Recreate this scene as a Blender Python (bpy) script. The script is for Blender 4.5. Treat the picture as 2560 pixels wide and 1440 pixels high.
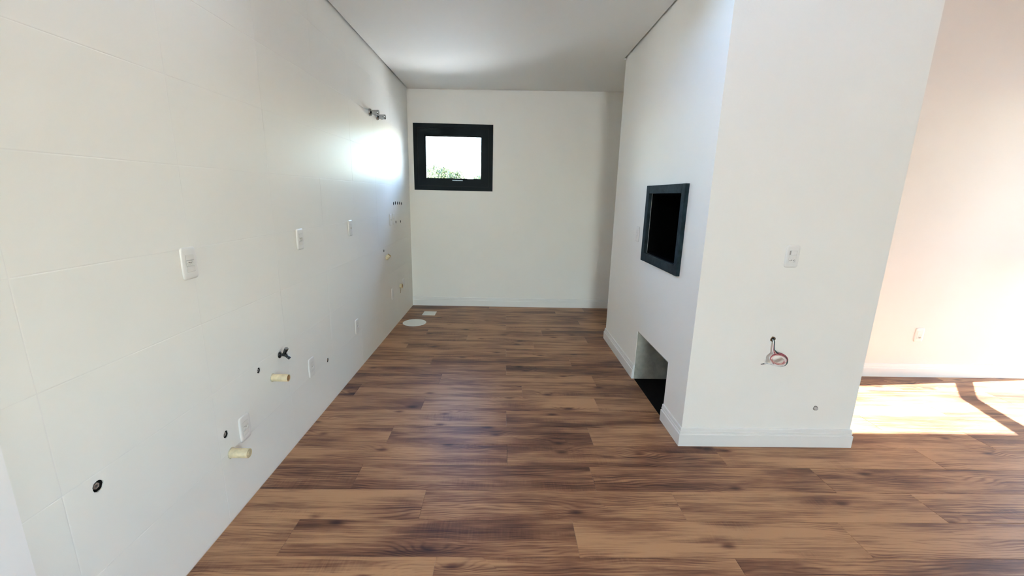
import bpy, bmesh, math, random
from mathutils import Vector, Matrix

S = bpy.context.scene
COL = S.collection
for o in list(bpy.data.objects):
    bpy.data.objects.remove(o, do_unlink=True)

# ------------------------------------------------------------------ camera
CAM_LOC = (1.2365, 0.0, 1.5)
F_PX, PITCH, YAW, ROLL = 1033.69, 0.219816, -0.0219066, -0.0229397
cz, sz, cx, sx, cy, sy = (math.cos(YAW), math.sin(YAW), math.cos(PITCH), math.sin(PITCH), math.cos(ROLL), math.sin(ROLL))
RZ = Matrix(((cz, -sz, 0), (sz, cz, 0), (0, 0, 1)))
RX = Matrix(((1, 0, 0), (0, cx, sx), (0, -sx, cx)))
RY = Matrix(((cy, 0, sy), (0, 1, 0), (-sy, 0, cy)))
RR = RZ @ RX @ RY
cam_d = bpy.data.cameras.new('camera')
cam_d.sensor_fit = 'HORIZONTAL'
cam_d.sensor_width = 36.0
cam_d.lens = F_PX / 2560 * 36.0
cam_d.clip_start = 0.02
cam = bpy.data.objects.new('camera', cam_d)
COL.objects.link(cam)
cr, cf, cu = RR.col[0], RR.col[1], RR.col[2]
M3 = Matrix((cr, cu, -cf)).transposed()
cam.matrix_world = Matrix.Translation(CAM_LOC) @ M3.to_4x4()
S.camera = cam

# ------------------------------------------------------------------ sky, sun, exposure
SUN_ELEV = math.atan(0.84)
SUN_SLOPE = 0.097                       # sideways drift of the beam for each metre towards -x
SUN_DIR = Vector((-1, -SUN_SLOPE, -0.84)).normalized()
world = bpy.data.worlds.new('sky')
S.world = world
world.use_nodes = True
wn = world.node_tree.nodes
wl = world.node_tree.links
wn.clear()
wo = wn.new('ShaderNodeOutputWorld')
wb = wn.new('ShaderNodeBackground')
ws = wn.new('ShaderNodeTexSky')
ws.sky_type = 'NISHITA'
ws.sun_disc = False
ws.sun_elevation = SUN_ELEV
ws.sun_rotation = math.atan2(-SUN_DIR.x, -SUN_DIR.y)
ws.air_density = 1.0
ws.dust_density = 0.4
ws.altitude = 200
ws.ozone_density = 2.0
wb.inputs['Strength'].default_value = 6.0
wl.new(ws.outputs[0], wb.inputs[0])
wl.new(wb.outputs[0], wo.inputs[0])

sun_d = bpy.data.lights.new('sun', 'SUN')
sun_d.energy = 150.0
sun_d.angle = math.radians(0.53)
sun_d.color = (1.0, 0.93, 0.84)
sun = bpy.data.objects.new('sun', sun_d)
COL.objects.link(sun)
sun.location = (20, 2, 20)
sun.rotation_euler = SUN_DIR.to_track_quat('-Z', 'Y').to_euler()

S.view_settings.view_transform = 'Standard'
S.view_settings.look = 'None'
S.view_settings.gamma = 1.0
S.view_settings.use_curve_mapping = False
S.view_settings.exposure = 0.47
S.cycles.max_bounces = 16
S.cycles.diffuse_bounces = 8
S.cycles.glossy_bounces = 6
S.cycles.transparent_max_bounces = 16
S.cycles.sample_clamp_indirect = 12.0
S.cycles.use_denoising = True


def portal(name, loc, direction, sx_, sy_):
    d = bpy.data.lights.new(name, 'AREA')
    d.shape = 'RECTANGLE'
    d.size = sx_
    d.size_y = sy_
    d.cycles.is_portal = True
    o = bpy.data.objects.new(name, d)
    COL.objects.link(o)
    o.location = loc
    o.rotation_euler = Vector(direction).to_track_quat('-Z', 'Y').to_euler()
    return o


# ------------------------------------------------------------------ dimensions (metres)
XB0, XB1 = 2.360, 3.423                 # masonry block, left and right face
YB0, YB1 = 2.2975, 4.270                # its front and far face
YBACK = 5.533                           # kitchen back wall
YFAR = 3.383                            # living room far wall
XRIGHT = 6.25                           # living room right wall
YREAR = -9.0                            # wall behind the camera
ZLIV = 3.40                             # living room ceiling
YTILE = 0.931                           # the tiling starts here


def zceil(x):
    return 2.757 + 0.0115 * x


portal('portal_kitchen_window', (0.575, YBACK + 0.16, 1.96), (0, -1, 0), 0.75, 0.56)
portal('portal_sliding_door', (XRIGHT + 0.22, 2.79, 1.22), (-1, 0, 0), 1.2, 2.44)
portal('portal_rear_glazing', (1.30, YREAR - 0.22, 1.30), (0, 1, 0), 1.8, 2.6)
portal('portal_added_window', (XRIGHT + 0.22, -2.20, 1.45), (-1, 0, 0), 1.0, 1.3)


# ------------------------------------------------------------------ materials
def mat(name):
    m = bpy.data.materials.new(name)
    m.use_nodes = True
    n = m.node_tree.nodes
    return m, n, m.node_tree.links, n['Principled BSDF']


def plain(name, col, rough=0.5, metal=0.0, spec=0.5, noise=0.0, nscale=8.0, bump=0.0, bscale=60.0, coat=0.0):
    m, n, l, b = mat(name)
    b.inputs['Base Color'].default_value = (*col, 1)
    b.inputs['Roughness'].default_value = rough
    b.inputs['Metallic'].default_value = metal
    b.inputs['Specular IOR Level'].default_value = spec
    b.inputs['Coat Weight'].default_value = coat
    geo = n.new('ShaderNodeNewGeometry')
    if noise > 0:
        t = n.new('ShaderNodeTexNoise')
        t.inputs['Scale'].default_value = nscale
        t.inputs['Detail'].default_value = 5
        l.new(geo.outputs['Position'], t.inputs['Vector'])
        mr = n.new('ShaderNodeMapRange')
        mr.inputs['From Min'].default_value = 0.3
        mr.inputs['From Max'].default_value = 0.7
        mr.inputs['To Min'].default_value = 1 - noise
        mr.inputs['To Max'].default_value = 1 + noise
        l.new(t.outputs['Fac'], mr.inputs['Value'])
        mx = n.new('ShaderNodeVectorMath')
        mx.operation = 'SCALE'
        mx.inputs[0].default_value = col
        l.new(mr.outputs[0], mx.inputs['Scale'])
        l.new(mx.outputs[0], b.inputs['Base Color'])
    if bump > 0:
        t2 = n.new('ShaderNodeTexNoise')
        t2.inputs['Scale'].default_value = bscale
        t2.inputs['Detail'].default_value = 4
        l.new(geo.outputs['Position'], t2.inputs['Vector'])
        bp = n.new('ShaderNodeBump')
        bp.inputs['Strength'].default_value = 1.0
        bp.inputs['Distance'].default_value = bump
        l.new(t2.outputs['Fac'], bp.inputs['Height'])
        l.new(bp.outputs[0], b.inputs['Normal'])
    return m


PAINT = plain('white_wall_paint', (0.905, 0.883, 0.832), 1.0, spec=0.0, noise=0.01, nscale=2.0, bump=0.0004, bscale=90)
CEILP = plain('ceiling_paint', (0.79, 0.775, 0.735), 0.7, bump=0.0002, bscale=60)
TILE = plain('glazed_white_tile', (0.885, 0.870, 0.815), 0.38, spec=0.02, noise=0.006, nscale=1.5, bump=0.0003, bscale=5.5)
GROUT = plain('white_grout', (0.86, 0.84, 0.80), 0.6, noise=0.02)
TRIM = plain('white_baseboard_lacquer', (0.84, 0.83, 0.80), 0.35)
PLASTIC = plain('white_plastic', (0.83, 0.81, 0.77), 0.28)
PLASTIC2 = plain('white_plastic_insert', (0.80, 0.775, 0.73), 0.35)
DARK = plain('black_hole', (0.012, 0.011, 0.010), 0.9)
GREYP = plain('grey_plastic', (0.36, 0.34, 0.31), 0.5)
ALU = plain('navy_black_aluminium', (0.0025, 0.008, 0.012), 0.5, spec=0.12)
GASKET = plain('black_gasket', (0.006, 0.007, 0.008), 0.7)
STEEL = plain('satin_steel', (0.60, 0.60, 0.60), 0.3, metal=0.85)
CHROME = plain('chrome', (0.40, 0.41, 0.42), 0.16, metal=1.0)
BLACKCH = plain('black_enamel', (0.010, 0.010, 0.012), 0.12, coat=0.5)
BRASS = plain('tarnished_brass', (0.42, 0.30, 0.17), 0.35, metal=0.9, noise=0.3, nscale=60)
PVC = plain('cream_pvc', (0.66, 0.56, 0.36), 0.38, noise=0.16, nscale=45)
PVC2 = plain('tan_pvc_inside', (0.50, 0.30, 0.14), 0.6, noise=0.1, nscale=40)
SLATE = plain('slate_grey_stone', (0.013, 0.022, 0.027), 0.7, spec=0.10, noise=0.5, nscale=22, bump=0.002, bscale=50)
SOOT = plain('soot_black_firebrick', (0.003, 0.003, 0.003), 1.0, spec=0.0)
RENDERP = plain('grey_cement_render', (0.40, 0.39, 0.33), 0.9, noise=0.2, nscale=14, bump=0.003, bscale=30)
DISC = plain('white_enamelled_cover', (0.84, 0.86, 0.82), 0.4)
CONC = plain('pale_concrete_paving', (0.64, 0.60, 0.53), 0.9, noise=0.15, nscale=0.6)
BARK = plain('tree_bark', (0.10, 0.07, 0.045), 0.9, noise=0.3, nscale=20)
WHITEW = plain('white_wire_insulation', (0.78, 0.76, 0.74), 0.4)
REDW = plain('red_wire_insulation', (0.32, 0.03, 0.06), 0.4)
GREENW = plain('dark_green_wire_insulation', (0.012, 0.05, 0.045), 0.4)
BLACKW = plain('black_wire_insulation', (0.012, 0.010, 0.012), 0.4)
PINKW = plain('pale_pink_wire_insulation', (0.62, 0.36, 0.32), 0.45)
BROWNH = plain('raw_brick_edge', (0.16, 0.085, 0.04), 0.95, noise=0.4, nscale=120)


def leaf_material():
    m, n, l, b = mat('sunlit_leaf')
    oi = n.new('ShaderNodeNewGeometry')
    r = n.new('ShaderNodeValToRGB')
    r.color_ramp.elements[0].color = (0.005, 0.018, 0.005, 1)
    r.color_ramp.elements[1].color = (0.055, 0.068, 0.014, 1)
    l.new(oi.outputs['Random Per Island'], r.inputs[0])
    l.new(r.outputs[0], b.inputs['Base Color'])
    b.inputs['Roughness'].default_value = 0.5
    tr = n.new('ShaderNodeBsdfTranslucent')
    l.new(r.outputs[0], tr.inputs[0])
    mx = n.new('ShaderNodeMixShader')
    mx.inputs[0].default_value = 0.2
    out = n['Material Output']
    l.new(b.outputs[0], mx.inputs[1])
    l.new(tr.outputs[0], mx.inputs[2])
    l.new(mx.outputs[0], out.inputs[0])
    return m


def glass_material(name, tint):
    m, n, l, b = mat(name)
    n.remove(b)
    t = n.new('ShaderNodeBsdfTransparent')
    t.inputs[0].default_value = (*tint, 1)
    g = n.new('ShaderNodeBsdfGlossy')
    g.inputs['Roughness'].default_value = 0.02
    f = n.new('ShaderNodeFresnel')
    f.inputs[0].default_value = 1.45
    mx = n.new('ShaderNodeMixShader')
    l.new(f.outputs[0], mx.inputs[0])
    l.new(t.outputs[0], mx.inputs[1])
    l.new(g.outputs[0], mx.inputs[2])
    l.new(mx.outputs[0], n['Material Output'].inputs[0])
    return m


LEAF = leaf_material()
GLASS = glass_material('clear_pane_glass', (0.95, 0.97, 0.97))
TINTED = glass_material('grey_solar_glass', (0.58, 0.58, 0.58))


def wood_material():
    m, n, l, b = mat('brown_vinyl_plank')

    def math_(op, a, c=None, d=None):
        k = n.new('ShaderNodeMath')
        k.operation = op
        for i, v in enumerate((a, c, d)):
            if v is None:
                continue
            if isinstance(v, (int, float)):
                k.inputs[i].default_value = v
            else:
                l.new(v, k.inputs[i])
        return k.outputs[0]

    def noise_(vec, scale, detail=3, rough=0.5, dist=0.0):
        t = n.new('ShaderNodeTexNoise')
        t.inputs['Scale'].default_value = scale
        t.inputs['Detail'].default_value = detail
        t.inputs['Roughness'].default_value = rough
        t.inputs['Distortion'].default_value = dist
        l.new(vec, t.inputs['Vector'])
        return t.outputs['Fac']

    def stretch(vec, sx_, sy_):
        k = n.new('ShaderNodeVectorMath')
        k.operation = 'MULTIPLY'
        l.new(vec, k.inputs[0])
        k.inputs[1].default_value = (sx_, sy_, 1)
        return k.outputs[0]

    geo = n.new('ShaderNodeNewGeometry')
    oi = n.new('ShaderNodeObjectInfo')
    off = n.new('ShaderNodeCombineXYZ')
    r37 = math_('MULTIPLY', oi.outputs['Random'], 37.0)
    r91 = math_('MULTIPLY', oi.outputs['Random'], 91.0)
    l.new(r37, off.inputs[0])
    l.new(math_('MULTIPLY', r91, 1.7), off.inputs[1])
    l.new(r91, off.inputs[2])
    add = n.new('ShaderNodeVectorMath')
    add.operation = 'ADD'
    l.new(geo.outputs['Position'], add.inputs[0])
    l.new(off.outputs[0], add.inputs[1])
    P = add.outputs[0]
    sep = n.new('ShaderNodeSeparateXYZ')
    l.new(P, sep.inputs[0])
    # knots: sparse cells, stretched along the plank
    vor = n.new('ShaderNodeTexVoronoi')
    vor.inputs['Scale'].default_value = 1.0
    vor.voronoi_dimensions = '2D'
    l.new(stretch(P, 2.4, 5.5), vor.inputs['Vector'])
    d = vor.outputs['Distance']
    sepc = n.new('ShaderNodeSeparateColor')
    l.new(vor.outputs['Color'], sepc.inputs[0])
    has = math_('GREATER_THAN', sepc.outputs[0], 0.66)
    bumpk = math_('MULTIPLY', has, math_('POWER', 2.718, math_('MULTIPLY', math_('MULTIPLY', d, d), -14.0)))
    knot = math_('MULTIPLY', has, math_('POWER', 2.718, math_('MULTIPLY', math_('MULTIPLY', d, d), -160.0)))
    # flowing grain: contour lines of a warped height field
    warp = noise_(stretch(P, 1.3, 5.0), 1.0, 3, 0.5)
    h = math_('ADD', sep.outputs[1], math_('ADD', math_('MULTIPLY', warp, 0.16), math_('MULTIPLY', bumpk, 0.045)))
    wav = math_('SINE', math_('MULTIPLY', h, 420.0))
    wav = math_('MULTIPLY_ADD', wav, 0.5, 0.5)
    wav = math_('POWER', wav, 2.2)
    grainmask = noise_(stretch(P, 1.1, 6.0), 1.0, 2, 0.5)
    gm = n.new('ShaderNodeMapRange')
    gm.inputs['From Min'].default_value = 0.42
    gm.inputs['From Max'].default_value = 0.68
    l.new(grainmask, gm.inputs['Value'])
    fine = noise_(stretch(P, 5.0, 230.0), 1.0, 5, 0.7)
    streak = noise_(stretch(P, 1.4, 26.0), 1.0, 4, 0.62, 0.3)
    broad = noise_(stretch(P, 1.7, 7.5), 1.0, 3, 0.55)
    saw = noise_(stretch(P, 120.0, 9.0), 1.0, 2, 0.5)
    # tone 0 dark .. 1 light
    tone = math_('MULTIPLY', streak, 0.56)
    tone = math_('ADD', tone, math_('MULTIPLY', broad, 0.78))
    tone = math_('ADD', tone, math_('MULTIPLY', math_('SUBTRACT', fine, 0.27), 0.75))
    sm = n.new('ShaderNodeMapRange')
    sm.inputs['From Min'].default_value = 0.55
    sm.inputs['From Max'].default_value = 0.75
    l.new(noise_(stretch(P, 2.2, 9.0), 1.0, 2, 0.5), sm.inputs['Value'])
    tone = math_('SUBTRACT', tone, math_('MULTIPLY', math_('MULTIPLY', saw, sm.outputs[0]), 0.22))
    tone = math_('SUBTRACT', tone, math_('MULTIPLY', math_('MULTIPLY', wav, gm.outputs[0]), 0.20))
    tone = math_('SUBTRACT', tone, math_('MULTIPLY', knot, 0.30))
    rnd = math_('FRACT', math_('MULTIPLY', oi.outputs['Random'], 7.31))
    tone = math_('ADD', tone, math_('MULTIPLY', math_('SUBTRACT', rnd, 0.5), 0.20))
    ramp = n.new('ShaderNodeValToRGB')
    cr_ = ramp.color_ramp
    cr_.elements[0].position = 0.34
    cr_.elements[0].color = (0.020, 0.010, 0.009, 1)
    cr_.elements[1].position = 0.98
    cr_.elements[1].color = (0.43, 0.245, 0.132, 1)
    e = cr_.elements.new(0.56)
    e.color = (0.076, 0.032, 0.023, 1)
    e = cr_.elements.new(0.74)
    e.color = (0.190, 0.088, 0.050, 1)
    l.new(tone, ramp.inputs[0])
    l.new(ramp.outputs[0], b.inputs['Base Color'])
    b.inputs['Roughness'].default_value = 0.36
    b.inputs['Specular IOR Level'].default_value = 0.21
    rr = n.new('ShaderNodeMapRange')
    rr.inputs['To Min'].default_value = 0.33
    rr.inputs['To Max'].default_value = 0.44
    l.new(fine, rr.inputs['Value'])
    l.new(rr.outputs[0], b.inputs['Roughness'])
    bp = n.new('ShaderNodeBump')
    bp.inputs['Strength'].default_value = 0.6
    bp.inputs['Distance'].default_value = 0.0004
    l.new(fine, bp.inputs['Height'])
    l.new(bp.outputs[0], b.inputs['Normal'])
    return m


WOOD = wood_material()


# ------------------------------------------------------------------ mesh helpers
def obj(name, bm, material, parent=None, smooth=False):
    me = bpy.data.meshes.new(name)
    bm.normal_update()
    bm.to_mesh(me)
    bm.free()
    if material:
        me.materials.append(material)
    if smooth:
        me.polygons.foreach_set('use_smooth', [True] * len(me.polygons))
        try:
            me.set_sharp_from_angle(angle=math.radians(40))
        except Exception:
            pass
    o = bpy.data.objects.new(name, me)
    COL.objects.link(o)
    o.parent = parent
    return o


def bx(bm, a, b, bevel=0.0, seg=1):
    x0, y0, z0 = a
    x1, y1, z1 = b
    vs = [bm.verts.new(v) for v in ((x0, y0, z0), (x1, y0, z0), (x1, y1, z0), (x0, y1, z0),
                                    (x0, y0, z1), (x1, y0, z1), (x1, y1, z1), (x0, y1, z1))]
    fs = [bm.faces.new([vs[i] for i in f]) for f in ((0, 3, 2, 1), (4, 5, 6, 7), (0, 1, 5, 4), (1, 2, 6, 5), (2, 3, 7, 6), (3, 0, 4, 7))]
    if bevel > 0:
        es = list({e for f in fs for e in f.edges})
        bmesh.ops.bevel(bm, geom=es, offset=bevel, segments=seg, affect='EDGES', profile=0.5)
    return bm


def boxes(*bs):
    bm = bmesh.new()
    for a, b in bs:
        bx(bm, a, b)
    return bm


def prism(bm, pts, z0, z1):
    lo = [bm.verts.new((x, y, z0)) for x, y in pts]
    hi = [bm.verts.new((x, y, z1)) for x, y in pts]
    k = len(pts)
    bm.faces.new(lo[::-1])
    bm.faces.new(hi)
    for i in range(k):
        bm.faces.new((lo[i], lo[(i + 1) % k], hi[(i + 1) % k], hi[i]))
    return bm


def lathe(bm, prof, seg=24, cap=True):
    """profile (r, z) turned about local z"""
    rings = []
    for r, z in prof:
        if r < 1e-6:
            rings.append([bm.verts.new((0, 0, z))])
        else:
            rings.append([bm.verts.new((r * math.cos(2 * math.pi * i / seg), r * math.sin(2 * math.pi * i / seg), z)) for i in range(seg)])
    for a, b in zip(rings, rings[1:]):
        if len(a) == 1 and len(b) == 1:
            continue
        for i in range(seg):
            j = (i + 1) % seg
            if len(a) == 1:
                bm.faces.new((a[0], b[j], b[i]))
            elif len(b) == 1:
                bm.faces.new((a[i], a[j], b[0]))
            else:
                bm.faces.new((a[i], a[j], b[j], b[i]))
    bmesh.ops.recalc_face_normals(bm, faces=bm.faces)
    return bm


def tube(bm, pts, r, seg=8, caps=True):
    pts = [Vector(p) for p in pts]
    rad = r if isinstance(r, (list, tuple)) else [r] * len(pts)
    rings = []
    t = (pts[1] - pts[0]).normalized()
    u = t.orthogonal().normalized()
    for i, p in enumerate(pts):
        if i == 0:
            tn = pts[1] - pts[0]
        elif i == len(pts) - 1:
            tn = pts[-1] - pts[-2]
        else:
            tn = pts[i + 1] - pts[i - 1]
        tn.normalize()
        u = (u - tn * u.dot(tn)).normalized()
        w = tn.cross(u)
        rings.append([bm.verts.new(p + (u * math.cos(2 * math.pi * k / seg) + w * math.sin(2 * math.pi * k / seg)) * rad[i]) for k in range(seg)])
    for a, b in zip(rings, rings[1:]):
        for k in range(seg):
            j = (k + 1) % seg
            bm.faces.new((a[k], a[j], b[j], b[k]))
    if caps:
        bm.faces.new(rings[0][::-1])
        bm.faces.new(rings[-1])
    return bm


def rounded_rect(w, h, r, n=6, bulge=0.0):
    pts = []
    for cx_, cy_, a0 in ((w / 2 - r, h / 2 - r, 0), (-w / 2 + r, h / 2 - r, 90), (-w / 2 + r, -h / 2 + r, 180), (w / 2 - r, -h / 2 + r, 270)):
        for i in range(n + 1):
            a = math.radians(a0 + 90 * i / n)
            pts.append((cx_ + r * math.cos(a), cy_ + r * math.sin(a)))
    out = []
    for i, p in enumerate(pts):
        out.append(p)
        if i in (2 * n + 1 - n - 1, 3 * n + 2):
            pass
    if bulge:
        out2 = []
        for (x, y) in out:
            out2.append((x + math.copysign(bulge, x) * (1 - (y / (h / 2)) ** 2), y))
        # points along the long sides so the bulge is a curve
        res = []
        for i, p in enumerate(out2):
            q = out2[(i + 1) % len(out2)]
            res.append(p)
            if abs(p[1] - q[1]) > h * 0.4:
                for t in (0.2, 0.4, 0.6, 0.8):
                    y = p[1] + (q[1] - p[1]) * t
                    res.append((math.copysign(w / 2 + bulge * (1 - (y / (h / 2)) ** 2), p[0]), y))
        out = res
    return out


def loft(bm, loops, cap0=True, cap1=True):
    """loops: list of lists of 3d points, equal length"""
    rs = [[bm.verts.new(p) for p in lp] for lp in loops]
    k = len(rs[0])
    for a, b in zip(rs, rs[1:]):
        for i in range(k):
            j = (i + 1) % k
            bm.faces.new((a[i], a[j], b[j], b[i]))
    if cap0:
        bm.faces.new(rs[0][::-1])
    if cap1:
        bm.faces.new(rs[-1])
    return bm


def cut(o, cutter_bms):
    """subtract solids from a mesh object, the result is plain mesh"""
    cs = []
    for cb in cutter_bms:
        bmesh.ops.recalc_face_normals(cb, faces=cb.faces)
        c = obj('cutter', cb, None)
        cs.append(c)
        md = o.modifiers.new('b', 'BOOLEAN')
        md.operation = 'DIFFERENCE'
        md.solver = 'EXACT'
        md.object = c
    bpy.context.view_layer.update()
    dg = bpy.context.evaluated_depsgraph_get()
    me = bpy.data.meshes.new_from_object(o.evaluated_get(dg))
    o.modifiers.clear()
    o.data = me
    for c in cs:
        bpy.data.objects.remove(c, do_unlink=True)
    return o


def struct(o, label=None):
    o['kind'] = 'structure'
    if label:
        o['label'] = label
    return o


def tag(o, label, cat, group=None):
    o['label'] = label
    o['category'] = cat
    if group:
        o['group'] = group
    return o


def thing(name, label, cat, loc, m3=None, group=None):
    e = bpy.data.objects.new(name, None)
    e.empty_display_size = 0.05
    COL.objects.link(e)
    mw = Matrix.Translation(loc)
    if m3 is not None:
        mw = mw @ m3.to_4x4()
    e.matrix_world = mw
    return tag(e, label, cat, group)


def frame3(u, v, nrm):
    return Matrix((Vector(u), Vector(v), Vector(nrm))).transposed()


ON_LEFT = frame3((0, 1, 0), (0, 0, 1), (1, 0, 0))       # mounted on the tiled wall
ON_FRONT = frame3((1, 0, 0), (0, 0, 1), (0, -1, 0))     # mounted on faces that look at the camera
ON_BLOCK = frame3((0, -1, 0), (0, 0, 1), (-1, 0, 0))    # mounted on the block's left face
random.seed(7)

# ------------------------------------------------------------------ floor with planks
floor = struct(obj('floor', boxes(((-0.2, -0.32, -0.16), (XRIGHT + 0.2, 5.70, -0.0125)),), CONC), 'dark brown wood-look plank floor')
PW, Y0, PL = 0.2035, 1.466, 1.280
PHASE = {-1: .973, 0: .305, 1: .857, 2: .465, 3: 1.278, 4: .535, 5: 1.274, 6: .667, 7: .12, 8: .73, 9: 1.275, 10: .591, 11: 1.276, 12: .28,
         13: .858, 14: .40, 15: 1.278, 16: .892, 17: 1.279, 18: .655, 19: 1.05, -2: .42, -3: 1.12, -4: .70, -5: .15, -6: .95, -7: .5, -8: 1.2}
plank_mesh = {}


def plank(x0, x1, y0, y1):
    key = (round(x1 - x0, 4), round(y1 - y0, 4))
    if key not in plank_mesh:
        lx, ly = key
        g = 0.00025
        bm = bmesh.new()
        lo = [(g, g), (lx - g, g), (lx - g, ly - g), (g, ly - g)]
        c = 0.0012
        hi = [(g + c, g + c), (lx - g - c, g + c), (lx - g - c, ly - g - c), (g + c, ly - g - c)]
        loft(bm, [[(x, y, -0.012) for x, y in lo], [(x, y, -0.0008) for x, y in lo], [(x, y, 0.0) for x, y in hi]])
        me = bpy.data.meshes.new('plank')
        bm.normal_update()
        bm.to_mesh(me)
        bm.free()
        me.materials.append(WOOD)
        plank_mesh[key] = me
    o = bpy.data.objects.new('plank', plank_mesh[key])
    COL.objects.link(o)
    o.location = (x0, y0, 0)
    o.parent = floor
    return o


for k in range(-8, 20):
    y0 = Y0 + PW * k
    y1 = min(y0 + PW, YBACK)
    if y1 - y0 < 0.02:
        continue
    xmax = XRIGHT if y0 < YFAR else 3.58
    x = PHASE[k]
    while x > 0.0015:
        x -= PL
    while x < xmax:
        a, b = max(x, 0.0015), min(x + PL, xmax)
        if b - a > 0.02:
            plank(a, b, y0, y1)
        x += PL
struct(obj('floor_rear', boxes(((-0.2, YREAR - 0.2, -0.16), (XRIGHT + 0.2, -0.322, 0.0)),), WOOD), 'rest of the brown floor behind the camera')

# ------------------------------------------------------------------ left wall with tiles
HOLES = [(1.132, 0.598, 0.0185), (1.696, 0.421, 0.0175), (1.985, 0.602, 0.0155), (2.781, 0.329, 0.0165),
         (4.720, 1.384, 0.020), (4.800, 1.388, 0.021), (4.896, 1.385, 0.020), (4.989, 1.383, 0.021), (5.084, 1.377, 0.020),
         (4.792, 1.176, 0.017), (5.005, 1.170, 0.018), (4.270, 0.914, 0.014)]


def ycut(y, z, r, x0, x1, seg=20, jag=0.0):
    bm = bmesh.new()
    pts = []
    rnd = random.Random(int(y * 1000))
    for i in range(seg):
        a = 2 * math.pi * i / seg
        rr = r * (1 + jag * (rnd.random() - 0.5))
        pts.append((y + rr * math.cos(a), z + rr * math.sin(a)))
    loft(bm, [[(x0, p, q) for p, q in pts], [(x1, p, q) for p, q in pts]])
    return bm


wall_left = struct(obj('wall_left', boxes(((-0.2, YTILE, 0.0), (-0.0006, YBACK + 0.15, 2.9)),), GROUT), 'white tiled kitchen wall')
cut(wall_left, [ycut(y, z, r * 1.02, -0.06, 0.05) for y, z, r in HOLES])
ZJ = [0.010] + [0.0115 + 0.3145 * k for k in range(1, 9)] + [2.772]
YJ = [YTILE + 0.001, 1.034] + [1.034 + 0.612 * k for k in range(1, 8)] + [YBACK - 0.002]
tile_mesh = {}
rt = random.Random(3)
for i in range(len(YJ) - 1):
    for j in range(len(ZJ) - 1):
        ya, yb, za, zb = YJ[i], YJ[i + 1], ZJ[j], ZJ[j + 1]
        ly, lz = round(yb - ya, 4), round(zb - za, 4)
        hs = [h for h in HOLES if ya - .03 < h[0] < yb + .03 and za - .03 < h[1] < zb + .03]
        cy_, cz_ = (ya + yb) / 2, (za + zb) / 2

        def tile_bm():
            bm = bmesh.new()
            g, e = 0.0006, 0.0030
            def lp(d, x):
                return [(x, -ly / 2 + d, -lz / 2 + d), (x, ly / 2 - d, -lz / 2 + d), (x, ly / 2 - d, lz / 2 - d), (x, -ly / 2 + d, lz / 2 - d)]
            loft(bm, [lp(g, -0.008), lp(g, -0.0005), lp(g + e * .4, -0.00016), lp(g + e, 0.0)])
            return bm
        if hs:
            o = obj('tile', tile_bm(), TILE, wall_left)
            o.location = (0, cy_, cz_)
            cut(o, [ycut(h[0], h[1], h[2], -0.05, 0.05, jag=0.10) for h in hs])
        else:
            if (ly, lz) not in tile_mesh:
                o = obj('tile', tile_bm(), TILE, wall_left)
                tile_mesh[(ly, lz)] = o.data
            else:
                o = bpy.data.objects.new('tile', tile_mesh[(ly, lz)])
                COL.objects.link(o)
                o.parent = wall_left
            o.location = (0, cy_, cz_)
            o.rotation_euler = (0, math.radians(rt.uniform(-.05, .05)), math.radians(rt.uniform(-.08, .08)))

struct(obj('wall_near_left', boxes(((-0.2, YREAR - 0.2, 0.0), (0.004, YTILE, ZLIV + 0.1)),), plain('bright_white_paint', (0.93, 0.905, 0.89), 0.8, spec=0.06)), 'painted white wall beside the tiling')

# ------------------------------------------------------------------ other walls
WX0, WX1, WZ0, WZ1 = 0.066, 1.075, 1.546, 2.364       # kitchen window frame, outer size
T = 0.15
struct(obj('wall_back', boxes(((-0.2, YBACK, 0), (WX0, YBACK + T, 2.9)), ((WX1, YBACK, 0), (3.75, YBACK + T, 2.9)),
                              ((WX0, YBACK, 0), (WX1, YBACK + T, WZ0)), ((WX0, YBACK, WZ1), (WX1, YBACK + T, 2.9))), PAINT), 'white kitchen back wall')
struct(obj('wall_alcove', boxes(((3.58, YFAR + T, 0), (3.75, YBACK, 2.9)),), PAINT), 'white wall closing the alcove behind the barbecue')
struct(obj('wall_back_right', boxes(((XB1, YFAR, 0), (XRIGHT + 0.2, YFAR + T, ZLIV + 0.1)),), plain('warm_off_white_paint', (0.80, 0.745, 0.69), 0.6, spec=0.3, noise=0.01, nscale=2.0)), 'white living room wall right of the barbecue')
DY0, DY1, DZ1 = 2.20, YFAR, 2.45                      # sliding door opening
struct(obj('wall_right', boxes(((XRIGHT, YREAR, 0), (XRIGHT + 0.2, -2.7, ZLIV)), ((XRIGHT, -1.7, 0), (XRIGHT + 0.2, DY0, ZLIV)), ((XRIGHT, -2.7, 0), (XRIGHT + 0.2, -1.7, 0.80)), ((XRIGHT, -2.7, 2.10), (XRIGHT + 0.2, -1.7, ZLIV)), ((XRIGHT, DY0, DZ1), (XRIGHT + 0.2, DY1, ZLIV))), PAINT), 'living room wall with the sliding door')
RX0, RX1, RZ1 = 0.40, 2.20, 2.60
struct(obj('wall_rear', boxes(((-0.2, YREAR - 0.2, 0), (RX0, YREAR, ZLIV)), ((RX1, YREAR - 0.2, 0), (XRIGHT + 0.2, YREAR, ZLIV)),
                              ((RX0, YREAR - 0.2, RZ1), (RX1, YREAR, ZLIV))), PAINT), 'wall behind the camera with glazing')
struct(obj('ceiling_living', boxes(((-0.2, YREAR - 0.2, ZLIV), (XRIGHT + 0.2, YFAR + T, ZLIV + 0.12)),), CEILP), 'high living room ceiling')

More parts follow.
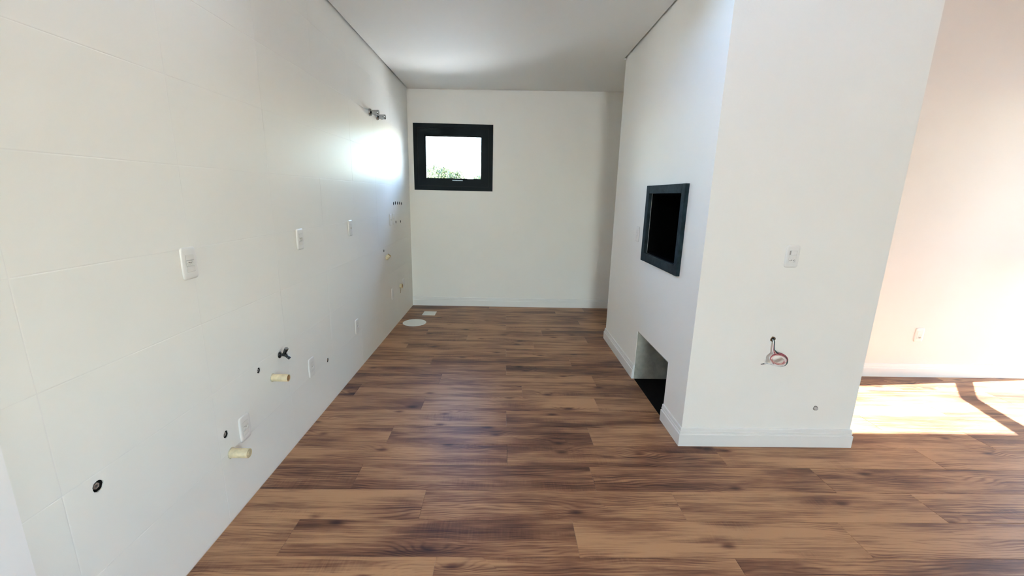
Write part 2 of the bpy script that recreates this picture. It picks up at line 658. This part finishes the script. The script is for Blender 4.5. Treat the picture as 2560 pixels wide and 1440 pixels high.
# kitchen ceiling: a plasterboard sheet that stops short of the walls (shadow gap)
G = 0.020
bm = bmesh.new()
pts = [(G, 2.20), (XB0 - G, 2.20), (XB0 - G, YB1 + G), (3.58, YB1 + G), (3.58, YBACK - 0.012), (G, YBACK - 0.012)]
lo = [bm.verts.new((x, y, zceil(x))) for x, y in pts]
hi = [bm.verts.new((x, y, zceil(x) + 0.012)) for x, y in pts]
bm.faces.new(lo[::-1])
bm.faces.new(hi)
for i in range(len(pts)):
    j = (i + 1) % len(pts)
    bm.faces.new((lo[i], lo[j], hi[j], hi[i]))
bmesh.ops.recalc_face_normals(bm, faces=bm.faces)
ceil = struct(obj('ceiling', bm, CEILP), 'white kitchen ceiling with a shadow gap')
obj('shadow_gap_profile', boxes(((-0.2, 2.20, 2.835), (3.75, YBACK + T, 2.93)),), PAINT, ceil)
struct(obj('trim_1', boxes(((0.0, 2.08, 2.755), (XB0, 2.20, ZLIV)),), CEILP), 'drop between the two ceilings')

# ------------------------------------------------------------------ baseboards
PROF = [(0.0, 0.0), (0.0165, 0.0), (0.0165, 0.076), (0.0155, 0.0785), (0.0105, 0.0800), (0.0105, 0.0880), (0.0120, 0.0900), (0.0120, 0.0955), (0.0085, 0.0970), (0.0085, 0.1140), (0.0070, 0.1185), (0.0, 0.1200)]


def baseboard(name, path, label, inset=0.0004):
    """profile swept along a floor path, the room lies to the right of the walking direction"""
    n = len(path)
    loops = []
    for i, p in enumerate(path):
        p = Vector(p)
        d0 = (p - Vector(path[i - 1])).normalized() if i > 0 else None
        d1 = (Vector(path[i + 1]) - p).normalized() if i < n - 1 else None
        n0 = Vector((d0.y, -d0.x)) if d0 is not None else None
        n1 = Vector((d1.y, -d1.x)) if d1 is not None else None
        if n0 is None:
            off = n1
        elif n1 is None:
            off = n0
        else:
            off = (n0 + n1) / (1 + n0.dot(n1))
        loops.append([(p.x + off.x * (d + inset), p.y + off.y * (d + inset), z + 0.0003) for d, z in PROF])
    bm = bmesh.new()
    loft(bm, loops)
    bmesh.ops.recalc_face_normals(bm, faces=bm.faces)
    return struct(obj(name, bm, TRIM), label)


NY0, NY1, NZ = 2.597, 3.257, 0.427                    # firewood niche in the block's left face
baseboard('baseboard_back', [(0.0, YBACK), (3.58, YBACK)], 'white grooved baseboard along the kitchen back wall')
baseboard('baseboard_block_far', [(3.40, YB1), (XB0, YB1), (XB0, NY1)][::-1][::-1], 'short white baseboard beyond the firewood niche')
baseboard('baseboard_block_front', [(XB0, NY0), (XB0, YB0), (XB1, YB0), (XB1, YFAR)], 'white grooved baseboard wrapping the barbecue block')
baseboard('baseboard_right', [(XB1 + 0.017, YFAR), (XRIGHT, YFAR)], 'white grooved baseboard on the living room wall')

# ------------------------------------------------------------------ masonry barbecue block
FY0, FY1, FZ0, FZ1 = 2.574, 3.276, 1.020, 1.597       # stone frame, outer
IY0, IY1, IZ0, IZ1 = 2.624, 3.213, 1.086, 1.538       # and inner
bbq = thing('built_in_barbecue', 'white plastered built-in barbecue block with dark stone framed firebox and firewood niche', 'barbecue', ((XB0 + XB1) / 2, (YB0 + YB1) / 2, 0))
bpy.context.view_layer.update()


def child_world(o, parent):
    o.parent = parent
    o.matrix_parent_inverse = parent.matrix_world.inverted()
    return o


body = obj('masonry', boxes(((XB0, YB0, 0.0), (XB1, YB1, ZLIV)),), PAINT)
cut(body, [boxes(((XB0 - .1, IY0, IZ0), (XB0 + .62, IY1, IZ1)),), boxes(((XB0 - .1, NY0, -0.1), (XB0 + .72, NY1, NZ)),)])
child_world(body, bbq)


def open_box(x0, x1, y0, y1, z0, z1, t, floor_=True):
    """shell open towards -x"""
    bs = [((x0, y0, z0), (x1, y0 + t, z1)), ((x0, y1 - t, z0), (x1, y1, z1)), ((x0, y0, z1 - t), (x1, y1, z1)), ((x1 - t, y0, z0), (x1, y1, z1))]
    if floor_:
        bs.append(((x0, y0, z0), (x1, y1, z0 + t)))
    return boxes(*bs)


child_world(obj('firebox_lining', open_box(XB0 + .001, XB0 + .619, IY0 + .001, IY1 - .001, IZ0 + .001, IZ1 - .001, 0.012), SOOT), bbq)
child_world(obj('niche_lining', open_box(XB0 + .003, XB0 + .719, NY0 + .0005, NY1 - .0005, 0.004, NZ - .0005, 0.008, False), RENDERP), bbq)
child_world(obj('niche_shade_sheet', boxes(((XB0 + .004, NY0 + .0085, 0.0005), (XB0 + .711, NY1 - .0085, 0.003)),), plain('painted_shade_black', (0.010, 0.009, 0.008), 1.0, spec=0.05)), bbq)  # black sheet: the shade inside the niche, put in as colour
xf = XB0 - 0.025
for a, b in (((xf, FY0, FZ0), (XB0 + .02, IY0 - .0004, FZ1)), ((xf, IY1 + .0004, FZ0), (XB0 + .02, FY1, FZ1)),
             ((xf + .0005, IY0, IZ1), (XB0 + .02, IY1, FZ1 - .0005)), ((xf + .0005, IY0, FZ0 + .0005), (XB0 + .02, IY1, IZ0))):
    bm = bmesh.new()
    bx(bm, a, b, 0.0015)
    child_world(obj('frame_slab', bm, SLATE), bbq)

# ------------------------------------------------------------------ kitchen window
win = obj('window_1', boxes(((WX0, YBACK - .006, WZ0), (WX0 + .052, YBACK + .07, WZ1)), ((WX1 - .052, YBACK - .006, WZ0), (WX1, YBACK + .07, WZ1)),
                            ((WX0 + .052, YBACK - .006, WZ1 - .052), (WX1 - .052, YBACK + .07, WZ1)), ((WX0 + .052, YBACK - .006, WZ0), (WX1 - .052, YBACK + .07, WZ0 + .052))), ALU)
struct(win, 'small square window with a wide dark frame')


def ring(x0, x1, z0, z1, t, ya, yb):
    return boxes(((x0, ya, z0), (x0 + t, yb, z1)), ((x1 - t, ya, z0), (x1, yb, z1)), ((x0 + t, ya, z1 - t), (x1 - t, yb, z1)), ((x0 + t, ya, z0), (x1 - t, yb, z0 + t)))


sash = obj('sash', ring(WX0 + .056, WX1 - .056, WZ0 + .056, WZ1 - .056, 0.078, YBACK + .004, YBACK + .06), ALU, win)
obj('gasket', ring(WX0 + .050, WX1 - .050, WZ0 + .050, WZ1 - .050, 0.010, YBACK + .008, YBACK + .05), GASKET, win)
obj('glazing_bead', ring(WX0 + .134, WX1 - .134, WZ0 + .134, WZ1 - .134, 0.020, YBACK + .014, YBACK + .055), ALU, sash)
obj('pane', boxes(((WX0 + .150, YBACK + .032, WZ0 + .150), (WX1 - .150, YBACK + .036, WZ1 - .150)),), GLASS, sash)
bm = bmesh.new()
bx(bm, (0.555, YBACK - .012, 1.668), (0.690, YBACK + .006, 1.680), 0.003, 2)
obj('latch', bm, plain('brushed_grey_metal', (0.20, 0.24, 0.27), 0.3, metal=0.8), sash)

# sliding door and rear glazing, beside and behind the camera
door = struct(obj('door_1', boxes(((XRIGHT + .06, DY0, DZ1 - .06), (XRIGHT + .16, DY1, DZ1)), ((XRIGHT + .06, DY0, 0), (XRIGHT + .16, DY0 + .06, DZ1)),
                                  ((XRIGHT + .06, DY0, 0.0), (XRIGHT + .16, DY1, 0.02))), ALU), 'dark framed glazed door to the outside')
for ya, yb in ((DY0 + .06, DY1),):
    obj('door_pane', boxes(((XRIGHT + .108, ya, 0.02), (XRIGHT + .112, yb, DZ1 - .06)),), TINTED, door)


def on_door(xs, ys):                                   # where the beam that lands at (x, y) crosses the door plane
    dx = XRIGHT + .02 - xs
    return (ys + SUN_SLOPE * dx, 0.84 * dx)


low = [on_door(4.860, 2.40), on_door(5.035, 2.960), on_door(5.085, 3.014), on_door(5.42, 3.345)]
upp = [on_door(4.712, 2.40), on_door(4.913, 2.976), on_door(4.985, 3.060), on_door(5.255, 3.345)]
bm = bmesh.new()
lpp = low + upp[::-1]
loft(bm, [[(XRIGHT + .018, y, z) for y, z in lpp], [(XRIGHT + .024, y, z) for y, z in lpp]])
bmesh.ops.recalc_face_normals(bm, faces=bm.faces)
obj('shadow_crossbar', bm, ALU, door)  # unseen bar, added and bent to cast the kinked floor shadow
glz = struct(obj('window_2', boxes(((RX0, YREAR - .14, 0), (RX0 + .06, YREAR - .06, RZ1)), ((RX1 - .06, YREAR - .14, 0), (RX1, YREAR - .06, RZ1)), ((RX0, YREAR - .14, RZ1 - .06), (RX1, YREAR - .06, RZ1))), ALU), 'wide glazing behind the camera')
obj('pane', boxes(((RX0 + .06, YREAR - .102, 0.0), (RX1 - .06, YREAR - .098, RZ1 - .06)),), GLASS, glz)
side = struct(obj('added_window', boxes(((XRIGHT + .06, -2.7, .8), (XRIGHT + .14, -2.64, 2.1)), ((XRIGHT + .06, -1.76, .8), (XRIGHT + .14, -1.7, 2.1)), ((XRIGHT + .06, -2.64, 2.04), (XRIGHT + .14, -1.76, 2.1)), ((XRIGHT + .06, -2.64, .8), (XRIGHT + .14, -1.76, .86))), ALU), 'unseen side window added to light the left wall')  # unseen window, added for more light on the left wall
obj('pane', boxes(((XRIGHT + .098, -2.64, .86), (XRIGHT + .102, -1.76, 2.04)),), GLASS, side)
ZS = 2.70
YE = 2.455 + SUN_SLOPE * ZS / 0.84
struct(obj('sun_blocking_roof', boxes(((XRIGHT + .2, -6.0, ZS), (9.9, YE, ZS + 0.12)),), PAINT), 'unseen roof added to shade the sliding door')  # unseen roof, added to keep the sun off the nearer floor


struct(obj('sky_blocking_wall', boxes(((14.2, -1.0, -0.165), (14.6, 16, 6.2)),), plain('beige_render', (0.55, 0.52, 0.47), 0.9, noise=.08, nscale=.7)), 'unseen beige wall added to block sky outside the door')  # unseen wall, added to cut the sky light through the door


# ------------------------------------------------------------------ sockets and switches
def plate_bm(w=0.076, h=0.126):
    bm = bmesh.new()
    def lp(d, z, r):
        return [(x, y, z) for x, y in rounded_rect(w - 2 * d, h - 2 * d, max(r - d, .002), 5, 0.0025)]
    loft(bm, [lp(0, 0, .012), lp(0, .0030, .012), lp(.0014, .0060, .012), lp(.005, .0082, .012), lp(.011, .0094, .012)])
    return bm


def module_at(root, cy_, hh, kind):
    w = 0.0405
    bm = bmesh.new()
    if kind == 'switch':
        loft(bm, [[(-w / 2, cy_ - hh / 2 + .0006, .0085), (w / 2, cy_ - hh / 2 + .0006, .0085), (w / 2, cy_ + hh / 2 - .0006, .0085), (-w / 2, cy_ + hh / 2 - .0006, .0085)],
                  [(-w / 2, cy_ - hh / 2 + .0006, .0095), (w / 2, cy_ - hh / 2 + .0006, .0095), (w / 2, cy_ + hh / 2 - .0006, .0095), (-w / 2, cy_ + hh / 2 - .0006, .0095)]])
        m = obj('switch_module', bm, GREYP, root)
        bm = bmesh.new()
        a, b = cy_ - hh / 2 + .001, cy_ + hh / 2 - .001
        loft(bm, [[(-w / 2 + .006, a, .0095), (w / 2 - .001, a, .0095), (w / 2 - .001, b, .0095), (-w / 2 + .006, b, .0095)],
                  [(-w / 2 + .0065, a, .0150), (w / 2 - .001, a, .0115), (w / 2 - .001, b, .0115), (-w / 2 + .0065, b, .0150)]])
        obj('rocker', bm, PLASTIC, m)
        return
    bx(bm, (-w / 2, cy_ - hh / 2 + .0006, 0.001), (w / 2, cy_ + hh / 2 - .0006, .0106), 0.0006)
    m = obj('socket_module' if kind == 'socket' else 'blank_module', bm, PLASTIC2)
    if kind == 'socket':
        s = min(hh / .0225, 1.0)
        hx, hy = 0.0165 * s, 0.0088 * s
        hexa = [(hx, 0), (hx * .62, hy), (-hx * .62, hy), (-hx, 0), (-hx * .62, -hy), (hx * .62, -hy)]
        cb = bmesh.new()
        loft(cb, [[(x + .001, y + cy_ - (hh - .0225) / 2, .0022) for x, y in hexa], [(x + .001, y + cy_ - (hh - .0225) / 2, .03) for x, y in hexa]])
        cut(m, [cb])
    m.parent = root
    if kind == 'socket':
        cy0 = cy_ - (hh - .0225) / 2
        for px, py in ((-0.0085, 0), (.001, .0022), (.0105, 0)):
            bm = bmesh.new()
            lathe(bm, [(0, .0018), (.0023, .0018), (.0023, .0026), (0, .0026)], 12)
            bmesh.ops.translate(bm, verts=bm.verts, vec=(px, py + cy0, 0))
            obj('pin_hole', bm, DARK, m)


def outlet(label, cat, loc, m3, mods, name='wall_outlet', group='white wall plates'):
    r = thing(name, label, cat, loc, m3 @ Matrix.Diagonal((1, 1, 0.75)), group)
    p = obj('cover_plate', plate_bm(), PLASTIC, None, True)
    n_ = len(mods)
    tot = 0.068
    win_h = tot
    cb = boxes(((-.0212, -win_h / 2, .0009), (.0212, win_h / 2, .03)),)
    cut(p, [cb])
    p.parent = r
    y = tot / 2
    for kind, hh in mods:
        module_at(r, y - hh / 2, hh, kind)
        y -= hh
    return r


B3 = [('blank', .0226), ('socket', .0226), ('blank', .0226)]
S2 = [('switch', .024), ('socket', .044)]
EPS = 0.0006
outlet('white socket plate at counter height on the tiled wall, nearest the camera', 'outlet', (EPS, 1.626, 1.213), ON_LEFT, B3)
outlet('white socket plate at counter height, second from the camera on the tiled wall', 'outlet', (EPS, 2.527, 1.214), ON_LEFT, B3)
outlet('white socket plate at counter height below the bright window reflection, third from the camera', 'outlet', (EPS, 3.362, 1.217), ON_LEFT, B3)
outlet('left one of the two adjoining white plates near the window corner', 'outlet', (EPS, 4.560, 1.215), ON_LEFT, B3)
outlet('right one of the two adjoining white plates near the window corner', 'switch', (EPS, 4.690, 1.218), ON_LEFT, [('blank', .0226), ('switch', .0226), ('blank', .0226)], 'wall_switch')
outlet('low white socket plate on the tiled wall above the capped cream pipe stub', 'outlet', (EPS, 1.822, 0.380), ON_LEFT, B3)
outlet('low white socket plate on the tiled wall right of the open cream pipe stub', 'outlet', (EPS, 2.529, 0.384), ON_LEFT, B3)
outlet('low white socket plate on the tiled wall, third from the camera', 'outlet', (EPS, 3.377, 0.387), ON_LEFT, B3)
outlet('low white plate on the tiled wall left of the stained pipe stub', 'outlet', (EPS, 4.519, 0.401), ON_LEFT, [('blank', .0678)])
outlet('low white plate nearest the back corner of the tiled wall', 'outlet', (EPS, 5.042, 0.405), ON_LEFT, [('blank', .0678)])
outlet('white switch and socket plate on the front of the barbecue block', 'switch', (2.868, YB0 - EPS, 1.199), ON_FRONT, S2, 'wall_switch')
outlet('white switch plate left of the dark barbecue opening', 'switch', (XB0 - EPS, 3.470, 1.209), ON_BLOCK, [('blank', .0226), ('switch', .0226), ('blank', .0226)], 'wall_switch')
outlet('low white socket plate on the living room wall above the sunlit floor', 'outlet', (4.882, YFAR - EPS, 0.390), ON_FRONT, [('blank', .034), ('socket', .034)])


# ------------------------------------------------------------------ plumbing on the tiled wall
def sleeve_with_fitting(label, y, z, r, brass=False):
    t = thing('water_inlet', label, 'pipe fitting', (0, y, z), ON_LEFT, 'recessed water inlets in the tiled wall')
    bm = bmesh.new()
    lathe(bm, [(r * .97, -.004), (r * .97, -.050), (0, -.050), (0, -.046), (r * .90, -.046), (r * .90, -.004)], 20)
    obj('sleeve', bm, DARK, t, True)
    bm = bmesh.new()
    k = 6
    hexo = [(r * .62 * math.cos(math.pi / 3 * i + .3), r * .62 * math.sin(math.pi / 3 * i + .3)) for i in range(k)]
    hexi = [(r * .26 * math.cos(math.pi / 3 * i + .3), r * .26 * math.sin(math.pi / 3 * i + .3)) for i in range(k)]
    loft(bm, [[(x, yy, -.040) for x, yy in hexo], [(x, yy, -.008) for x, yy in hexo], [(x * .9, yy * .9, -.0055) for x, yy in hexo], [(x, yy, -.0055) for x, yy in hexi], [(x, yy, -.016) for x, yy in hexi]])
    obj('hex_nipple', bm, BRASS if brass else STEEL, t)
    return t


sleeve_with_fitting('recessed steel water inlet alone at the lower left of the tiled wall', *HOLES[0])
sleeve_with_fitting('recessed steel water inlet above the capped cream pipe stub', *HOLES[1])
sleeve_with_fitting('recessed steel water inlet between the black tap and the open cream pipe stub', *HOLES[2])
sleeve_with_fitting('recessed brass inlet right of the low white socket plate', *HOLES[3], brass=True)


def bare_sleeve(label, y, z, r, grp):
    bm = bmesh.new()
    lathe(bm, [(r * .97, -.0010), (r * .97, -.050), (0, -.050), (0, -.046), (r * .86, -.046), (r * .86, -.0010), (r * .97, -.0010)], 18)
    o = obj('pipe_sleeve', bm, DARK, None, True)
    o.matrix_world = Matrix.Translation((0, y, z)) @ ON_LEFT.to_4x4()
    return tag(o, label, 'pipe sleeve', grp)


ORD = ['leftmost', 'second from left', 'middle', 'fourth from left', 'rightmost']
for i, h in enumerate(HOLES[4:9]):
    bare_sleeve('%s of the five black pipe holes in a row near the window corner' % ORD[i], *h, 'black pipe holes in the tiled wall')
bare_sleeve('left one of two small black pipe holes beside the adjoining white plates', *HOLES[9], 'black pipe holes in the tiled wall')
bare_sleeve('right one of two small black pipe holes beside the adjoining white plates', *HOLES[10], 'black pipe holes in the tiled wall')
bare_sleeve('small dark pipe hole just above the tilted pipe stub', *HOLES[11], 'black pipe holes in the tiled wall')


def pipe_stub(label, y, z, r, ln, capped, tilt=0.0):
    t = thing('pipe_stub', label, 'pipe', (0, y, z), ON_LEFT @ Matrix.Rotation(-tilt, 3, 'X'), 'cream drain pipe stubs on the tiled wall')
    bm = bmesh.new()
    w = .0024
    lathe(bm, [(r, -.006), (r, ln - .001), (r - .0008, ln), (r - w, ln), (r - w, .004), (r, -.006)], 28)
    rn = random.Random(int(y * 99))
    obj('pipe', bm, PVC, t, True)
    bm = bmesh.new()
    if capped:
        lathe(bm, [(0, ln - .010), (r - w - .0003, ln - .010), (r - w - .0003, ln - .003), (r * .45, ln - .0015), (r * .40, ln + .001), (r * .18, ln + .002), (0, ln + .001)], 22)
        for v in bm.verts:
            v.co += Vector((rn.uniform(-1, 1), rn.uniform(-1, 1), rn.uniform(-1, 1))) * .0006
        obj('end_plug', bm, PVC, t, True)
    else:
        lathe(bm, [(r - w - .0002, ln - .002), (r - w - .0010, ln - .002), (r - w - .0010, .006), (0, .006), (0, .0045), (r - w - .0002, .0045), (r - w - .0002, ln - .002)], 28)
        obj('pipe_inside', bm, PVC2, t, True)
    bm = bmesh.new()
    lathe(bm, [(r - .001, .0002), (r + .0045, .0003), (r + .0030, .0018), (r - .001, .0030), (r - .001, .0002)], 26)
    for v in bm.verts:
        d = Vector((v.co.x, v.co.y, 0))
        if d.length > r:
            v.co += d.normalized() * rn.uniform(-.0016, .0010)
    obj('mortar_collar', bm, plain('cement_smear', (0.60, 0.55, 0.42), 0.9, noise=.25, nscale=90), t, True)
    return t


pipe_stub('capped cream drain pipe stub low on the tiled wall, nearest the camera', 1.712, 0.316, 0.0215, 0.082, True)
pipe_stub('open cream drain pipe stub below the black tap', 2.096, 0.511, 0.0200, 0.086, False)
pipe_stub('short upward tilted cream pipe stub in the far part of the tiled wall', 4.340, 0.826, 0.0220, 0.050, False, 0.75)
st = pipe_stub('stained open pipe stub near the floor at the back corner', 4.863, 0.412, 0.0260, 0.030, False, 0.1)
bm = bmesh.new()
tube(bm, [(.004, -.024, .006), (-.006, -.045, .004), (-.022, -.070, .003), (-.026, -.082, .002)], [.003, .0035, .003, .002], 8)
obj('cement_drip', bm, plain('dried_drip', (0.34, 0.27, 0.17), 0.9), st, True)

# black angle valve
tap = thing('angle_valve', 'black angle tap with silver handle end above the open cream pipe stub', 'tap', (0, 2.185, 0.607), ON_LEFT)
bm = bmesh.new()
lathe(bm, [(0.006, 0.0003), (.0190, .0003), (.0190, .003), (.0165, .006), (.0095, .009), (.0085, .010), (0.006, .010), (.006, .0003)], 26)
obj('escutcheon', bm, BLACKCH, tap, True)
bm = bmesh.new()
tube(bm, [(0, 0, .006), (0, 0, .018), (0, .0, .030), (0, .0005, .040)], [.0078, .0078, .0090, .0075], 18)
tap_body = obj('valve_body', bm, BLACKCH, tap, True)
bm = bmesh.new()
tube(bm, [(0, .000, .028), (0, -.0075, .038), (0, -.0135, .0455)], [.0080, .0080, .0078], 18)
obj('outlet_nozzle', bm, BLACKCH, tap, True)
bm = bmesh.new()
tube(bm, [(0, -.0136, .0456), (0, -.0141, .0462)], .0086, 18)
obj('nozzle_ring', bm, CHROME, tap, True)
bm = bmesh.new()
tube(bm, [(0, -.0142, .0464), (0, -.0215, .0555)], .0086, 18)
obj('nozzle_tip', bm, BLACKCH, tap, True)
bm = bmesh.new()
tube(bm, [(0, .004, .024), (0, .016, .030), (0, .036, .041)], [.0085, .0098, .0110], 10)
hd = obj('handle', bm, BLACKCH, tap)
bm = bmesh.new()
tube(bm, [(0, .0360, .0410), (0, .0395, .0429), (0, .0415, .0440)], [.0108, .0104, .0070], 10)
obj('handle_cap', bm, CHROME, hd)

# two chrome stop valves high on the wall
for lab, yy in (('left one of the two chrome stop valves high on the tiled wall', 4.010), ('right one of the two chrome stop valves high on the tiled wall', 4.228)):
    t = thing('stop_valve', lab, 'valve', (0, yy, 2.205), ON_LEFT, 'chrome stop valves')
    bm = bmesh.new()
    lathe(bm, [(.006, .0004), (.0315, .0004), (.0315, .010), (.028, .016), (.013, .018), (.006, .018), (.006, .0004)], 28)
    obj('escutcheon', bm, CHROME, t, True)
    bm = bmesh.new()
    lathe(bm, [(0, .012), (.010, .012), (.010, .030), (0, .030)], 16)
    obj('stem', bm, GASKET, t, True)
    bm = bmesh.new()
    lathe(bm, [(.006, .026), (.0185, .026), (.0215, .031), (.0225, .078), (.0205, .084), (0, .0855), (0, .026)], 28)
    h = obj('handle', bm, CHROME, t, True)
    bm = bmesh.new()
    bx(bm, (-.004, -.0240, .045), (.004, -.0215, .055), .0008)
    obj('set_screw', bm, GASKET, h)

# ------------------------------------------------------------------ covers on the floor
bm = bmesh.new()
lathe(bm, [(0, .0002), (.136, .0002), (.136, .004), (.1345, .005), (0, .005)], 64)
o = obj('drain_cover', bm, DISC)
o.location = (0.192, 4.722, 0)
tag(o, 'round white drain cover on the floor beside the tiled wall', 'drain cover', 'white covers on the kitchen floor')
bm = bmesh.new()
bx(bm, (-.080, -.083, .0002), (.080, .083, .006), .0015)
o = obj('drain_cover', bm, DISC)
o.location = (0.298, 5.124, 0)
tag(o, 'square white drain cover on the floor near the back corner', 'drain cover', 'white covers on the kitchen floor')

# ------------------------------------------------------------------ loose wires and plug on the block front
wc = thing('loose_wires', 'coil of loose red, white and dark wires hanging from a hole in the barbecue block', 'wires', (2.839, YB0, 0.705), ON_FRONT)
bm = bmesh.new()
lathe(bm, [(.0100, .0003), (.0150, .0003), (.0142, .0022), (.0108, .0030), (.0100, .0003)], 14)
rn = random.Random(5)
for v in bm.verts:
    v.co.x += rn.uniform(-.0022, .0022)
    v.co.y += rn.uniform(-.003, .002)
obj('hole_rim', bm, BROWNH, wc)
bm = bmesh.new()
lathe(bm, [(0, .0004), (.0102, .0004), (.0102, .0012), (0, .0012)], 16)
obj('hole', bm, DARK, wc)


def coil(a0, a1, rx, ry, cx_, cy_, z0, tilt, n_=60, lead=None, tail=None, wob=0.002, seed=1):
    rr_ = random.Random(seed)
    ph = rr_.uniform(0, 6)
    pts = list(lead or [])
    for i in range(n_ + 1):
        a = math.radians(a0 + (a1 - a0) * i / n_)
        w = 1 + .13 * math.sin(a * .37 + ph)
        x, y = rx * w * math.cos(a), ry * w * math.sin(a)
        pts.append((cx_ + x, cy_ + y, z0 + tilt * y + .003 * math.sin(a * 1.5 + ph) + wob * i / n_))
    pts += list(tail or [])
    return pts


LEAD = [(.0, -.001, .002), (.0, -.012, .012), (-.002, -.035, .018), (-.003, -.058, .024)]


def lead(dx):
    return [(x + dx * (.4 + .2 * i), y, z) for i, (x, y, z) in enumerate(LEAD)]


TAIL = [(-.010, -.142, .055), (-.040, -.134, .050), (-.060, -.135, .047), (-.075, -.140, .044)]
CX_, CY_ = .021, -.108
for nm, m_, args in (
        ('white_wire', WHITEW, dict(a0=120, a1=-560, rx=.043, ry=.027, cx_=CX_, cy_=CY_, z0=.040, tilt=-.55, lead=lead(-.003), seed=2)),
        ('red_wire', REDW, dict(a0=110, a1=-640, rx=.047, ry=.029, cx_=CX_ + .001, cy_=CY_, z0=.045, tilt=-.50, lead=lead(.0), seed=4)),
        ('pink_wire', PINKW, dict(a0=100, a1=-600, rx=.041, ry=.022, cx_=CX_ - .001, cy_=CY_ - .001, z0=.048, tilt=-.6, lead=lead(.003), seed=6)),
        ('dark_green_wire', GREENW, dict(a0=80, a1=-120, rx=.046, ry=.028, cx_=CX_ + .003, cy_=CY_ - .004, z0=.046, tilt=-.5, lead=lead(.004), seed=9)),
        ('white_wire', WHITEW, dict(a0=150, a1=-500, rx=.040, ry=.024, cx_=CX_ - .002, cy_=CY_ - .008, z0=.052, tilt=-.5, seed=11, tail=TAIL[:3]))):
    pts_ = coil(**args)
    bm = bmesh.new()
    tube(bm, pts_, .0027 if 'green' not in nm else .0042, 7)
    obj(nm, bm, m_, wc, True)
bm = bmesh.new()
tube(bm, [(-.020, -.138, .053), (-.045, -.1335, .049), (-.062, -.138, .046), (-.077, -.142, .043)], [.002, .0026, .0032, .0022], 7)
obj('black_wire_end', bm, BLACKW, wc, True)

pl = thing('pipe_plug', 'small grey plug in a pipe hole low on the barbecue block', 'pipe plug', (3.176, YB0, 0.262), ON_FRONT)
bm = bmesh.new()
lathe(bm, [(.0, .0003), (.0145, .0003), (.0140, .0015), (0, .0016)], 16)
rn = random.Random(8)
for v in bm.verts:
    v.co.x *= 1 + rn.uniform(-.12, .12)
    v.co.y *= 1 + rn.uniform(-.12, .12)
obj('hole', bm, plain('chipped_plaster', (0.14, 0.12, 0.10), 0.9), pl)
bm = bmesh.new()
lathe(bm, [(0, .0010), (.0112, .0010), (.0112, .010), (.0085, .0135), (.004, .0140), (0, .0125)], 20)
obj('plug', bm, plain('pale_grey_plug', (0.52, 0.49, 0.46), 0.6, noise=.2, nscale=90), pl, True)

# ------------------------------------------------------------------ outdoors: paving and trees
struct(obj('ground', boxes(((-60, -60, -0.35), (70, 90, -0.165)),), CONC), 'pale paving outside')


def tree(label, x, y, h, r, n_leaf, seed):
    rr_ = random.Random(seed)
    t = thing('tree', label, 'tree', (x, y, -0.165), None, 'trees beyond the kitchen window')
    bm = bmesh.new()
    zc = h - r * .9
    tube(bm, [(0, 0, 0), (.03, .02, zc * .5), (-.02, .05, zc), (.04, 0, zc + r * .4)], [.11, .08, .06, .02], 8)
    for k in range(6):
        a = k * 1.05
        tube(bm, [(0, 0, zc * .7), (math.cos(a) * r * .4, math.sin(a) * r * .4, zc), (math.cos(a) * r * .7, math.sin(a) * r * .7, zc + r * .35)], [.04, .03, .012], 6)
    obj('trunk', bm, BARK, t)
    bm = bmesh.new()
    blobs = []
    for k in range(16):
        a, b = rr_.uniform(0, 6.28), rr_.uniform(-.4, 1.0)
        q = r * rr_.uniform(.45, .75)
        blobs.append((q * math.cos(a) * math.sqrt(max(0, 1 - b * b * .8)), q * math.sin(a) * math.sqrt(max(0, 1 - b * b * .8)), zc + q * b * .85, r * rr_.uniform(.28, .42)))
    for k in range(n_leaf):
        bxx, byy, bzz, br = rr_.choice(blobs)
        d = Vector((rr_.gauss(0, 1), rr_.gauss(0, 1), rr_.gauss(0, 1))).normalized() * br * rr_.uniform(.7, 1.05)
        p = Vector((bxx, byy, bzz)) + d
        u = Vector((rr_.gauss(0, 1), rr_.gauss(0, 1), rr_.gauss(0, 1))).normalized()
        v = u.orthogonal().normalized()
        s = rr_.uniform(.05, .09)
        w = u.cross(v) * .012
        bm.faces.new([bm.verts.new(p + u * s), bm.verts.new(p + v * s * .45 + w), bm.verts.new(p - u * s), bm.verts.new(p - v * s * .45 + w)])
    c = obj('crown', bm, LEAF, t)
    c['kind'] = 'stuff'
    return t


tree('tallest sunlit green tree at the left in the kitchen window', -3.75, 24.0, 3.45, 1.15, 3200, 1)
tree('second sunlit green tree from the left in the kitchen window', -2.85, 27.4, 3.55, 1.00, 3000, 2)
tree('third sunlit green tree from the left, lower, in the kitchen window', -1.55, 25.0, 3.02, 0.72, 2200, 3)
tree('small far green tree at the right edge of the window view', -0.55, 30.0, 3.10, 0.45, 900, 4)
